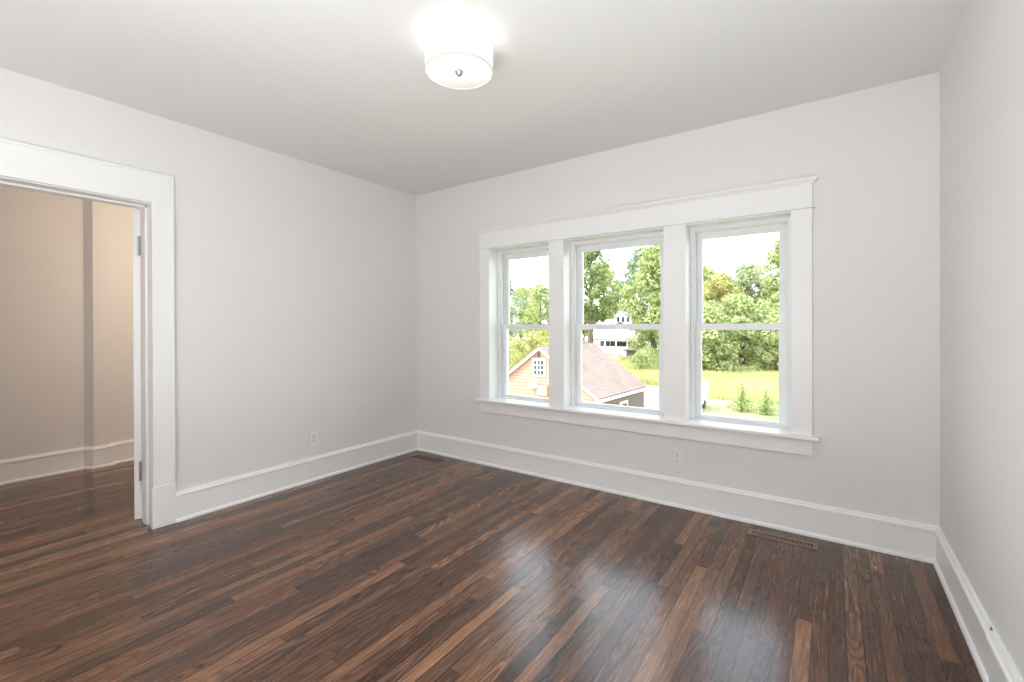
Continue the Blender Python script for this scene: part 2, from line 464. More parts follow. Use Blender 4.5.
b_ = NB(); box(b_, WX, XL, DY0, DY1, DZ, DZ + 0.014); box(b_, -3.645, -3.575, DY0, DY1, DZ - 0.012, DZ, 0.002); obj('head_jamb', b_, M['trim'], t2)
for y0, y1 in ((DY1 + 0.004, DY1 + CO), (DY0 - CO, DY0 - 0.004)):
    b_ = NB(); box(b_, WX - 0.020, WX, y0, y1, 0, 2.041, 0.002); obj('casing', b_, M['trim'], t2)
b_ = NB(); box(b_, WX - 0.020, WX, DY0 - CO, DY1 + CO, 2.041, 2.20, 0.002); obj('head_casing', b_, M['trim'], t2)

dr = empty('door_1', (-3.724, -2.2205, 0.0), 0, kind='structure')
dr['label'] = 'white panelled door swung open into the hall, seen by its hinge edge'; dr['category'] = 'door'


def local(name, bm, m, parent, **k):
    o = obj(name, bm, m, parent, **k); o.matrix_parent_inverse = Matrix.Identity(4)
    return o


# leaf in the door's own space: hinge edge at y=0, leaf along +y ... written so that y runs along the leaf after rotation
def door_leaf():
    bm = NB(); T = 0.036; Wd = 0.84; z0, z1 = 0.004, 2.033
    cols = [0, 0.11, Wd - 0.11, Wd]; rows = [z0, z0 + 0.22, 0.98, 1.12, z1 - 0.12, z1]
    for s in (0, 1):
        x = 0.0 if s == 0 else T
        for i in range(3):
            for j in range(5):
                if i == 1 and j in (1, 3):
                    y0, y1, a, c = cols[1], cols[2], rows[j], rows[j + 1]; k = 0.02; dx = 0.009 if s == 0 else -0.009
                    o4 = [bm.verts.new(p) for p in ((x, y0, a), (x, y1, a), (x, y1, c), (x, y0, c))]
                    i4 = [bm.verts.new(p) for p in ((x + dx, y0 + k, a + k), (x + dx, y1 - k, a + k), (x + dx, y1 - k, c - k), (x + dx, y0 + k, c - k))]
                    for q in range(4): bm.faces.new((o4[q], o4[(q + 1) % 4], i4[(q + 1) % 4], i4[q]))
                    bm.faces.new(i4)
                else:
                    bm.faces.new([bm.verts.new(p) for p in ((x, cols[i], rows[j]), (x, cols[i + 1], rows[j]), (x, cols[i + 1], rows[j + 1]), (x, cols[i], rows[j + 1]))])
    for y in (0, Wd):
        bm.faces.new([bm.verts.new(p) for p in ((0, y, z0), (T, y, z0), (T, y, z1), (0, y, z1))])
    for z in (z0, z1):
        bm.faces.new([bm.verts.new(p) for p in ((0, 0, z), (T, 0, z), (T, Wd, z), (0, Wd, z))])
    bmesh.ops.remove_doubles(bm, verts=bm.verts, dist=1e-5)
    return bm


DU, DTH = Vector((-0.906, 0.423, 0)), Vector((-0.423, -0.906, 0))
Rm = Matrix(((DTH.x, DU.x, 0, -3.724), (DTH.y, DU.y, 0, -2.2205), (0, 0, 1, 0), (0, 0, 0, 1)))
dr.rotation_euler = (0, 0, 0); dr.location = (-3.724, -2.2205, 0)
b_ = door_leaf(); b_.transform(Rm); obj('door_panel', b_, M['trim'], dr)
for z0, z1 in ((1.735, 1.855), (0.262, 0.382)):
    b_ = NB()
    for k in range(5):
        h = (z1 - z0) / 5
        lathe(b_, [(0.0062, z0 + k * h + .001), (0.0062, z0 + (k + 1) * h - .001)], 12, (-3.711, -2.2300, 0))
    lathe(b_, [(0.002, z0 - .006), (0.005, z0 - .003), (0.005, z0)], 10, (-3.711, -2.2300, 0)); lathe(b_, [(0.005, z1), (0.005, z1 + .003), (0.002, z1 + .006)], 10, (-3.711, -2.2300, 0))
    box(b_, -3.711, -3.665, -2.2275, -2.2250, z0, z1)
    obj('hinge', b_, M['steel'], dr)

# ------------------------------------------------------------------ ceiling light
LX, LY, LR = -1.418, -1.673, 0.1555
cl = tag(empty('ceiling_light', (LX, LY, H)), 'round white drum flush-mount light on the ceiling', 'ceiling light')


def shade_material(name, col, t):
    m = bpy.data.materials.new(name); m.use_nodes = True; g = NG(m); g.n.clear()
    out = g.n.new('ShaderNodeOutputMaterial'); d = g.n.new('ShaderNodeBsdfDiffuse'); tr = g.n.new('ShaderNodeBsdfTranslucent'); mx = g.n.new('ShaderNodeMixShader')
    tcn = g.n.new('ShaderNodeTexCoord'); c = g.mix(g.noise(tcn.outputs['Object'], 90, 2), tuple(v * .97 for v in col), col)
    g.l.new(c, d.inputs[0]); g.l.new(c, tr.inputs[0]); mx.inputs[0].default_value = t
    g.l.new(d.outputs[0], mx.inputs[1]); g.l.new(tr.outputs[0], mx.inputs[2]); g.l.new(mx.outputs[0], out.inputs[0])
    return m


M['shade'] = shade_material('white_linen_shade', (0.93, 0.925, 0.91), 0.45)
M['diff'] = shade_material('white_acrylic_diffuser', (0.86, 0.845, 0.82), 0.30)
ZB, ZT = 2.444, 2.566
b_ = NB(); lathe(b_, [(LR, ZB), (LR, ZT)], 72, (LX, LY, 0), cap=False)
obj('shade', b_, M['shade'], cl, True)
for z in (ZB, ZT - 0.004):
    b_ = NB(); lathe(b_, [(LR - .0015, z), (LR + .0015, z), (LR + .0015, z + .004), (LR - .0015, z + .004), (LR - .0015, z)], 72, (LX, LY, 0), cap=False)
    obj('shade_rim', b_, mat('shade_edge_tape', (0.66, 0.66, 0.67), 0.7) if z == ZB else bpy.data.materials['shade_edge_tape'], cl)
b_ = NB(); lathe(b_, [(LR - .004, ZB + .004), (LR * .7, ZB + .0035), (LR * .35, ZB + .003), (0.012, ZB + .003)], 72, (LX, LY, 0), cap=False)
obj('diffuser', b_, M['diff'], cl, True)
b_ = NB(); lathe(b_, [(0.020, ZB + .003), (0.020, ZB - .001), (0.014, ZB - .004), (0.0125, ZB - .012), (0.009, ZB - .016), (0.0001, ZB - .0175)], 28, (LX, LY, 0))
obj('finial', b_, M['steel'], cl, True)
b_ = NB(); lathe(b_, [(0.060, H), (0.060, H - .012), (0.052, H - .018), (0.006, H - .018), (0.006, ZB + .004)], 32, (LX, LY, 0))
obj('canopy', b_, M['steel'], cl)
light('ceiling_light_bulb', 'POINT', (LX + 0.055, LY + 0.03, 2.505), 0.5, (1.0, 0.965, 0.92), shadow_soft_size=0.03)
light('ceiling_light_bulb.001', 'POINT', (LX - 0.055, LY - 0.03, 2.505), 0.5, (1.0, 0.965, 0.92), shadow_soft_size=0.03)


# ------------------------------------------------------------------ outlets, floor registers, cable stub
def outlet(loc, normal, label):
    t = tag(empty('wall_outlet', loc), label, 'electrical outlet', None)
    n = Vector(normal); r = Vector((-n.y, n.x, 0))
    Mx = Matrix(((r.x, n.x, 0, loc[0]), (r.y, n.y, 0, loc[1]), (0, 0, 1, loc[2]), (0, 0, 0, 1)))

    def part(name, bm, m, par=t, **k):
        bm.transform(Mx); return obj(name, bm, m, par, **k)
    bm = NB(); box(bm, -0.036, 0.036, 0, 0.0065, -0.058, 0.058, 0.003, 2); part('cover_plate', bm, M['plastic'])
    for s in (1, -1):
        bm = NB(); lathe(bm, [(0.0165, 0.0065), (0.0165, 0.009), (0.0155, 0.0095)], 24, (0, 0, s * 0.0195), 'Y')
        so = part('socket', bm, M['plastic'])
        bm = NB(); z = s * 0.0195
        box(bm, -0.0080, -0.0056, 0.0090, 0.0098, z - 0.002, z + 0.0075); box(bm, 0.0052, 0.0076, 0.0090, 0.0098, z - 0.001, z + 0.0070)
        lathe(bm, [(0.0030, 0.0092), (0.0030, 0.0099)], 12, (0, 0, z - 0.0085), 'Y')
        part('slot', bm, M['slot'], so)
    bm = NB(); lathe(bm, [(0.0032, 0.0065), (0.0028, 0.0078), (0.0001, 0.0080)], 12, (0, 0, 0), 'Y'); part('screw', bm, M['steel'])
    return t


outlet((XL, -1.143, 0.342), (1, 0, 0), 'white duplex outlet low on the left wall')
outlet((-0.883, 0, 0.342), (0, -1, 0), 'white duplex outlet on the wall below the right window')


def register(x0, x1, y0, y1, mt, label):
    t = tag(empty('floor_register', ((x0 + x1) / 2, (y0 + y1) / 2, 0)), label, 'floor vent', None)
    bm = NB(); fr = 0.019; ez = 0.024; h = 0.005
    box(bm, x0, x1, y0, y0 + fr, 0, h, 0.0015); box(bm, x0, x1, y1 - fr, y1, 0, h, 0.0015)
    box(bm, x0, x0 + ez, y0 + fr - .001, y1 - fr + .001, 0, h, 0.0015); box(bm, x1 - ez, x1, y0 + fr - .001, y1 - fr + .001, 0, h, 0.0015)
    obj('frame', bm, mt, t)
    bm = NB(); n = 23; span = (x1 - x0 - 2 * ez); p = span / n
    for k in range(1, n):
        xc = x0 + ez + k * p
        box(bm, xc - p * 0.24, xc + p * 0.24, y0 + fr - .001, y1 - fr + .001, 0.0006, h - 0.0008)
    obj('grille', bm, mt, t)
    bm = NB(); box(bm, x0 + ez - .001, x1 - ez + .001, y0 + fr - .001, y1 - fr + .001, 0.0001, 0.0006); obj('duct_opening', bm, M['duct'], t)
    return t


register(-0.421, -0.066, -0.202, -0.117, M['brown'], 'brown slotted floor register by the baseboard under the right window')
M['brown_dark'] = mat('dark_walnut_register', (0.12, 0.075, 0.05), 0.45, noise=(40, 0.12))
register(-3.335, -2.985, -0.205, -0.130, M['brown_dark'], 'dark floor register in the far left corner of the floor')

cs = tag(empty('cable_stub', (XR - 0.012, -1.010, 0.195)), 'tiny grey cable stub on top of the right baseboard joint', 'cable')
b_ = NB(); lathe(b_, [(0.004, 0), (0.004, 0.006)], 12, (XR - 0.012, -1.010, 0.195)); obj('cable_jacket', b_, M['grey'], cs)
b_ = NB(); lathe(b_, [(0.0018, 0.006), (0.0018, 0.010)], 10, (XR - 0.012, -1.010, 0.195)); obj('core', b_, M['slot'], cs)

# ================================================================== outdoors
GZ = -3.40
Y0 = -3.2747                                   # depth figures below are distances from the viewer's plane


def ground_material():
    m = bpy.data.materials.new('summer_lawn'); m.use_nodes = True; g = NG(m); b = g.n['Principled BSDF']
    tcn = g.n.new('ShaderNodeTexCoord')
    n1 = g.noise(tcn.outputs['Object'], 0.25, 3); n2 = g.noise(tcn.outputs['Object'], 9.0, 4, 0.7)
    c = g.ramp(n1, [(0.3, (0.27, 0.29, 0.14)), (0.55, (0.34, 0.335, 0.19)), (0.8, (0.39, 0.36, 0.23))])
    c = g.mix(n2, g.mix(1.0, c, (0.7, 0.72, 0.6), 'MULTIPLY'), g.mix(1.0, c, (1.2, 1.2, 1.1), 'MULTIPLY'))
    g.l.new(c, b.inputs['Base Color']); b.inputs['Roughness'].default_value = 0.95; b.inputs['Specular IOR Level'].default_value = 0.1
    return m


b_ = NB(); N = 24
gv = [[b_.verts.new((-90 + 130 * i / N, -6 + 136 * j / N, GZ - 0.02 + 0.05 * math.sin(i * 1.7) * math.sin(j * 1.3) - 0.05)) for j in range(N + 1)] for i in range(N + 1)]
for i in range(N):
    for j in range(N): b_.faces.new((gv[i][j], gv[i + 1][j], gv[i + 1][j + 1], gv[i][j + 1]))
struct('ground', b_, ground_material(), 'pale yellow-green lawn outside the windows', 'ground')
b_ = NB(); pts = [(-10.9, 17.0), (-4.9, 17.0), (-5.8, 23.5), (-8.2, 30.0), (-12.4, 31.0), (-12.6, 24)]
top = [b_.verts.new((x, y, GZ + 0.03)) for x, y in pts]; bot = [b_.verts.new((x, y, GZ - 0.12)) for x, y in pts]
b_.faces.new(top); b_.faces.new(bot[::-1])
for k in range(len(pts)): b_.faces.new((top[k], bot[k], bot[(k + 1) % len(pts)], top[(k + 1) % len(pts)]))
struct('driveway', b_, mat('pale_gravel', (0.30, 0.29, 0.27), 0.95, 0.1, noise=(14, 0.15)), 'pale gravel drive beside the garage', 'driveway')


# --- garage with a salmon gable
def clapboard(name, c, pitch=0.115):
    m = bpy.data.materials.new(name); m.use_nodes = True; g = NG(m); b = g.n['Principled BSDF']
    tcn = g.n.new('ShaderNodeTexCoord'); sp = g.n.new('ShaderNodeSeparateXYZ'); g.l.new(tcn.outputs['Object'], sp.inputs[0])
    f = g.math('FRACT', g.math('DIVIDE', sp.outputs[2], pitch))
    nz = g.noise(tcn.outputs['Object'], 2.0, 3)
    colr = g.mix(nz, tuple(v * .9 for v in c), tuple(min(1, v * 1.08) for v in c))
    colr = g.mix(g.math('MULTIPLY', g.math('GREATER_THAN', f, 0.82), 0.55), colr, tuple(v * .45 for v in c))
    g.l.new(colr, b.inputs['Base Color']); b.inputs['Roughness'].default_value = 0.7
    bp = g.n.new('ShaderNodeBump'); bp.inputs['Strength'].default_value = 0.8; bp.inputs['Distance'].default_value = 0.012
    g.l.new(g.math('SUBTRACT', 1.0, f), bp.inputs['Height']); g.l.new(bp.outputs[0], b.inputs['Normal'])
    return m


def shingles(name, c):
    m = bpy.data.materials.new(name); m.use_nodes = True; g = NG(m); b = g.n['Principled BSDF']
    tcn = g.n.new('ShaderNodeTexCoord')
    br = g.n.new('ShaderNodeTexBrick'); g.l.new(tcn.outputs['UV'], br.inputs['Vector'])
    br.inputs['Color1'].default_value = (*c, 1); br.inputs['Color2'].default_value = (*[v * .70 for v in c], 1)
    br.inputs['Mortar'].default_value = (*[v * .55 for v in c], 1)
    br.inputs['Scale'].default_value = 1.0; br.inputs['Mortar Size'].default_value = 0.014
    br.inputs['Brick Width'].default_value = 0.30; br.inputs['Row Height'].default_value = 0.14
    nz = g.noise(tcn.outputs['Object'], 1.5, 3)
    colr = g.mix(nz, br.outputs['Color'], (*[v * 1.15 for v in c], 1)); g.l.new(colr, b.inputs['Base Color'])
    b.inputs['Roughness'].default_value = 0.9; b.inputs['Specular IOR Level'].default_value = 0.15
    return m


def roof_slab(bm, corners, th):
    """quad slab given eave0, eave1, ridge1, ridge0; with uv in metres"""
    uv = bm.loops.layers.uv.verify()
    c = [Vector(p) for p in corners]
    n = (c[1] - c[0]).cross(c[3] - c[0]).normalized()
    if n.z < 0: n = -n
    t = [bm.verts.new(p) for p in c]; lo = [bm.verts.new(p - n * th) for p in c]
    fs = [bm.faces.new(t), bm.faces.new(lo[::-1])] + [bm.faces.new((t[k], lo[k], lo[(k + 1) % 4], t[(k + 1) % 4])) for k in range(4)]
    ax = (c[1] - c[0]).normalized(); ay = n.cross(ax)
    for f in fs:
        for l in f.loops:
            d = l.vert.co - c[0]; l[uv].uv = (d.dot(ax), d.dot(ay))


GA = math.atan(0.066)                           # garage turned a little clockwise
GO = Vector((-5.78, 12.80 + Y0, 0))             # near right corner of the eave
ex = Vector((math.cos(GA), -math.sin(GA), 0)); ey = Vector((math.sin(GA), math.cos(GA), 0))
GM = Matrix(((ex.x, ey.x, 0, GO.x), (ex.y, ey.y, 0, GO.y), (0, 0, 1, 0), (0, 0, 0, 1)))
EZ, RZ, GW, GL, OV = -0.96, 0.575, 4.42, 3.72, 0.10
gar = tag(empty('garage', (GO.x, GO.y, GZ)), 'salmon clapboard garage with a pinkish shingle gable roof', 'garage')


def gpart(name, bm, m, par=gar, **k):
    bm.transform(GM); return obj(name, bm, m, par, **k)


M['salmon'] = clapboard('salmon_clapboard', (0.47, 0.265, 0.195))
M['shadeclap'] = clapboard('brown_clapboard', (0.13, 0.09, 0.07))  # darker copy of the siding; the eave side's shade is in its colour
M['shingle'] = shingles('pinkish_shingles', (0.25, 0.185, 0.158))
M['whitep'] = mat('white_exterior_paint', (0.78, 0.77, 0.74), 0.6)
M['darkpane'] = mat('dark_window_pane', (0.03, 0.035, 0.045), 0.12, 0.6)
b_ = NB(); x0, x1 = -GW + OV, -OV; xm = -GW / 2
wz = lambda x: EZ - 0.06 + (RZ - EZ) * (1 - abs(x - xm) / (GW / 2))
f0 = [(x0, OV, GZ), (x1, OV, GZ), (x1, OV, wz(x1)), (xm, OV, wz(xm)), (x0, OV, wz(x0))]
A = [b_.verts.new(p) for p in f0]; B = [b_.verts.new((p[0], GL - OV, p[2])) for p in f0]
b_.faces.new(A); b_.faces.new(B[::-1])
for k in (0, 2, 3, 4): b_.faces.new((A[k], B[k], B[(k + 1) % 5], A[(k + 1) % 5]))
gpart('wall', b_, M['salmon'])
b_ = NB(); box(b_, x1 - 0.001, x1 + 0.012, OV, GL - OV, GZ, wz(x1) + 0.02); gpart('side_cladding', b_, M['shadeclap'])['label'] = 'clapboard on the eave side, its shade painted in as brown'
b_ = NB()
for s in (0, 1):
    xe = 0.0 if s else -GW
    c = [(xe, 0, EZ), (xe, GL, EZ), (xm, GL, RZ), (xm, 0, RZ)]
    roof_slab(b_, c, 0.06)
gpart('roof', b_, M['shingle'])
for s in (-1, 1):
    xe = xm + s * GW / 2
    for yy in (-0.005, GL - 0.02):
        b_ = NB(); q = [(xe, EZ - 0.02), (xm, RZ - 0.02), (xm, RZ - 0.12), (xe, EZ - 0.12)]
        P = [b_.verts.new((p[0], yy, p[1])) for p in q]; Q = [b_.verts.new((p[0], yy + 0.025, p[1])) for p in q]
        b_.faces.new(P); b_.faces.new(Q[::-1])
        for k in range(4): b_.faces.new((P[k], Q[k], Q[(k + 1) % 4], P[(k + 1) % 4]))
        gpart('rake_board', b_, M['whitep'])
for xa, xb in ((-0.03, 0.0), (-GW, -GW + 0.03)):
    b_ = NB(); box(b_, xa, xb, 0, GL, EZ - 0.14, EZ - 0.045); gpart('fascia', b_, M['whitep'])
for xa, xb in ((x1 - 0.07, x1 + 0.02), (x0 - 0.02, x0 + 0.07)):
    b_ = NB(); box(b_, xa, xb, OV - 0.012, OV + 0.004, GZ, EZ - .04); gpart('corner_board', b_, M['whitep'])
# gable window with nine panes
wx0, wx1, wz0, wz1 = xm - 0.335, xm + 0.205, -0.45, 0.17
b_ = NB(); yf = OV - 0.03
ring_xz(b_, wx0, wx1, wz0, wz1, 0.075, 0.075, 0.075, 0.075, yf, OV + 0.002)
ix0, ix1, iz0, iz1 = wx0 + .075, wx1 - .075, wz0 + .075, wz1 - .075
for k in (1, 2):
    xx = ix0 + (ix1 - ix0) * k / 3; zz = iz0 + (iz1 - iz0) * k / 3
    box(b_, xx - 0.013, xx + 0.013, yf + .004, OV, iz0, iz1); box(b_, ix0, ix1, yf + .004, OV, zz - 0.013, zz + 0.013)
gw = gpart('window', b_, M['whitep'])
b_ = NB(); box(b_, ix0, ix1, OV - 0.014, OV + 0.001, iz0, iz1); gpart('pane', b_, M['darkpane'], gw)
b_ = NB(); box(b_, x1 + 0.01, x1 + 0.04, 1.62, 2.20, -2.00, -1.28, 0.004); sw_ = gpart('window', b_, M['whitep'])
b_ = NB(); box(b_, x1 + 0.035, x1 + 0.045, 1.70, 2.12, -1.60, -1.36); box(b_, x1 + 0.035, x1 + 0.045, 1.70, 2.12, -1.92, -1.66); gpart('pane', b_, M['darkpane'], sw_)
b_ = NB(); xl_ = xm - 0.065
box(b_, xl_ - 0.03, xl_ + 0.03, OV - 0.02, OV, 0.25, 0.36, 0.004); lathe(b_, [(0.02, 0.30), (0.045, 0.26), (0.05, 0.22)], 14, (xl_, OV - 0.07, 0))
gpart('gable_lamp', b_, mat('bronze_lamp', (0.08, 0.06, 0.05), 0.5))

# box and panel on the gable wall
ub = tag(empty('wall_box', tuple(GM @ Vector((xm - 0.24, OV, -0.82)))), 'small white box on the salmon gable wall below its window', 'utility box')
b_ = NB(); box(b_, xm - 0.37, xm - 0.11, OV - 0.16, OV - 0.001, -0.82, -0.62, 0.015, 2); gpart('housing', b_, M['whitep'], ub)
b_ = NB()
for k in range(3): box(b_, xm - 0.33, xm - 0.15, OV - 0.165, OV - 0.158, -0.79 + k * .05, -0.77 + k * .05)
gpart('louvre', b_, mat('pale_grey_louvre', (0.55, 0.55, 0.56), 0.5), ub)
pn = tag(empty('wall_panel', tuple(GM @ Vector((xm + 0.0, OV, -1.07)))), 'yellow panel with an orange rim on the salmon gable wall', 'panel')
b_ = NB(); box(b_, xm - 0.10, xm + 0.30, OV - 0.07, OV - 0.001, -1.07, -0.72, 0.006); gpart('rim', b_, mat('orange_rim', (0.75, 0.26, 0.05), 0.6), pn)
b_ = NB(); box(b_, xm - 0.100, xm + 0.280, OV - 0.085, OV - 0.065, -1.045, -0.722, 0.004); gpart('face', b_, mat('pale_yellow_face', (0.78, 0.72, 0.34), 0.6), pn)

# --- white house in the distance
hs = tag(empty('house', (-29.3, 72 + Y0, GZ)), 'distant white house with a front gable and a shaded porch', 'house')
hx0, hx1, hy = -32.2, -24.7, 72 + Y0


def hpart(name, bm, m, par=hs, **k):
    return obj(name, bm, m, par, **k)


M['pale_roof'] = shingles('pale_metal_roof', (0.50, 0.46, 0.45))
HE, HR = -0.95, 2.35                           # front eave and ridge of the roof
b_ = NB(); box(b_, hx0, hx1, hy, hy + 6.5, GZ, HE + 0.15); hpart('wall', b_, M['whitep'])
b_ = NB(); roof_slab(b_, [(hx0 - .4, hy - 2.5, HE), (hx1 + .4, hy - 2.5, HE), (hx1 + .4, hy + 2.6, HR), (hx0 - .4, hy + 2.6, HR)], 0.15)
roof_slab(b_, [(hx0 - .4, hy + 7.0, HE), (hx1 + .4, hy + 7.0, HE), (hx1 + .4, hy + 2.6, HR), (hx0 - .4, hy + 2.6, HR)], 0.15)
hpart('roof', b_, M['pale_roof'])
for sx_ in (hx0, hx1 - 0.1):
    b_ = NB(); q = [b_.verts.new(p) for p in ((sx_, hy - .8, HE), (sx_, hy + 6.5, HE), (sx_, hy + 2.6, HR - .15))]; q2 = [b_.verts.new(v.co + Vector((0.1, 0, 0))) for v in q]
    b_.faces.new(q); b_.faces.new(q2[::-1])
    for k in range(3): b_.faces.new((q[k], q2[k], q2[(k + 1) % 3], q[(k + 1) % 3]))
    hpart('gable_wall', b_, M['whitep'])
gx0, gx1 = -29.8, -26.9; gm_ = (gx0 + gx1) / 2
b_ = NB(); f0 = [(gx0, hy + .6, 0.9), (gx1, hy + .6, 0.9), (gx1, hy + .6, 2.75), (gm_, hy + .6, 4.25), (gx0, hy + .6, 2.75)]
A = [b_.verts.new(p) for p in f0]; B = [b_.verts.new((p[0], hy + 4, p[2])) for p in f0]
b_.faces.new(A); b_.faces.new(B[::-1])
for k in range(5): b_.faces.new((A[k], B[k], B[(k + 1) % 5], A[(k + 1) % 5]))
hpart('dormer', b_, M['whitep'])
b_ = NB()
roof_slab(b_, [(gx0 - .25, hy + .3, 2.58), (gx0 - .25, hy + 4, 2.58), (gm_, hy + 4, 4.40), (gm_, hy + .3, 4.40)], 0.12)
roof_slab(b_, [(gx1 + .25, hy + .3, 2.58), (gx1 + .25, hy + 4, 2.58), (gm_, hy + 4, 4.40), (gm_, hy + .3, 4.40)], 0.12)
hpart('dormer_roof', b_, M['pale_roof'])
for k in range(3):
    b_ = NB(); xx = gm_ - 0.85 + k * 0.85; box(b_, xx - 0.3, xx + 0.3, hy + .53, hy + .61, 1.75, 2.75, 0.03); wv = hpart('window', b_, M['whitep'])
    b_ = NB(); box(b_, xx - 0.22, xx + 0.22, hy + .51, hy + .54, 1.83, 2.67); hpart('pane', b_, M['darkpane'], wv)
b_ = NB(); box(b_, hx0 - .2, hx1 + .2, hy - 2.35, hy - 2.2, HE - .32, HE - .10, 0.01); hpart('porch_beam', b_, M['whitep'])
for k in range(5):
    b_ = NB(); xx = hx0 + k * (hx1 - hx0) / 4; box(b_, xx - .09, xx + .09, hy - 2.35, hy - 2.2, GZ + .3, HE - .3, 0.01); hpart('porch_post', b_, M['whitep'])
b_ = NB(); box(b_, hx0 - .2, hx1 + .2, hy - 2.4, hy, GZ, GZ + .35); hpart('porch_deck', b_, M['whitep'])
b_ = NB(); box(b_, hx0 - .1, hx1 + .1, hy - 2.33, hy - 2.25, GZ + .35, GZ + 1.25, 0.01); hpart('porch_railing', b_, M['whitep'])
b_ = NB(); box(b_, hx0 + .05, hx1 - .05, hy - .05, hy + .01, GZ + .35, HE - .1); hpart('porch_shade', b_, mat('dark_porch_shade', (0.10, 0.08, 0.09), 0.6))  # dark sheet standing in for the shade inside the porch
for xx in (hx0 + 1.3, hx1 - 1.6):
    b_ = NB(); box(b_, xx - .6, xx + .6, hy - .12, hy - .04, -2.3, -1.25, 0.02); wv = hpart('window', b_, M['whitep'])
    b_ = NB(); box(b_, xx - .5, xx + .5, hy - .14, hy - .11, -2.2, -1.35); hpart('pane', b_, M['darkpane'], wv)

# --- low dark shed in front of the house
sh = tag(empty('shed', (-22.5, 61 + Y0, GZ)), 'low dark shed with one white side in the grass near the distant house', 'shed')
b_ = NB(); box(b_, -23.4, -21.7, 61 + Y0, 63 + Y0, GZ, -2.15); obj('wall', b_, mat('weathered_dark_boards', (0.13, 0.11, 0.10), 0.8, noise=(8, .2)), sh)
b_ = NB(); box(b_, -23.75, -23.35, 60.95 + Y0, 63 + Y0, GZ, -2.15); obj('white_side', b_, M['whitep'], sh)
b_ = NB(); roof_slab(b_, [(-23.9, 60.8 + Y0, -2.15), (-21.5, 60.8 + Y0, -2.15), (-21.5, 63.2 + Y0, -1.95), (-23.9, 63.2 + Y0, -1.95)], 0.08); obj('roof', b_, bpy.data.materials['weathered_dark_boards'], sh)

# --- white box trailer on the lawn
tr_ = tag(empty('utility_trailer', (-6.6, 27.0 + Y0, GZ)), 'white boxy utility trailer at the edge of the tall grass', 'trailer')
ty = 25.8 + Y0
b_ = NB(); box(b_, -7.34, -5.87, ty, ty + 2.4, GZ + 0.26, -1.98, 0.03, 2); obj('body', b_, M['whitep'], tr_)
b_ = NB(); box(b_, -7.29, -5.92, ty - 0.03, ty + 0.01, GZ + 0.30, -2.42, 0.01); obj('door_panel', b_, mat('pale_grey_green', (0.50, 0.55, 0.52), 0.5), tr_)
b_ = NB(); box(b_, -7.29, -5.92, ty + .05, ty + 2.3, GZ + 0.18, GZ + 0.27); box(b_, -6.6, -6.53, ty + 2.3, ty + 3.3, GZ + .24, GZ + .30); obj('chassis', b_, M['slot'], tr_)
for xx in (-7.37, -5.98):
    b_ = NB(); lathe(b_, [(0.10, 0), (0.25, 0), (0.26, 0.03), (0.26, 0.10), (0.25, 0.13), (0.10, 0.13)], 20, (xx, ty + 1.4, GZ + 0.22), 'X'); obj('wheel', b_, M['slot'], tr_)


# --- trees
def leaf_quads(bm, c, rad, n, size, rng, hollow=0.45, flat=1.0):
    for _ in range(n):
        d = Vector((rng.gauss(0, 1), rng.gauss(0, 1), rng.gauss(0, 1))).normalized()
        r = hollow + (1 - hollow) * rng.random() ** 0.6
        p = Vector(c) + Vector((d.x * rad[0], d.y * rad[1], d.z * rad[2])) * r
        nr = (d + Vector((rng.uniform(-1, 1), rng.uniform(-1, 1), rng.uniform(-.6, 1.0))) * 0.55).normalized()
        t = nr.cross(Vector((rng.uniform(-1, 1), rng.uniform(-1, 1), rng.uniform(-1, 1)))).normalized(); q = nr.cross(t)
        s = size * rng.uniform(0.6, 1.35); a = s * 0.55
        v = [bm.verts.new(p + t * s * 0.5), bm.verts.new(p + q * a * 0.5), bm.verts.new(p - t * s * 0.5), bm.verts.new(p - q * a * 0.5)]
        bm.faces.new(v)


def limb(bm, p0, p1, r0, r1, seg=7):
    p0, p1 = Vector(p0), Vector(p1); d = (p1 - p0).normalized()
    a = d.cross(Vector((0.3, 0.9, 0.1))).normalized(); b = d.cross(a); R = []
    for p, r in ((p0, r0), (p0.lerp(p1, .5) + a * r0 * .4, (r0 + r1) / 2), (p1, r1)):
        R.append([bm.verts.new(p + (a * math.cos(2 * math.pi * k / seg) + b * math.sin(2 * math.pi * k / seg)) * r) for k in range(seg)])
    for A, B in zip(R, R[1:]):
        for k in range(seg): bm.faces.new((A[k], A[(k + 1) % seg], B[(k + 1) % seg], B[k]))
    bm.faces.new(R[0][::-1]); bm.faces.new(R[2])


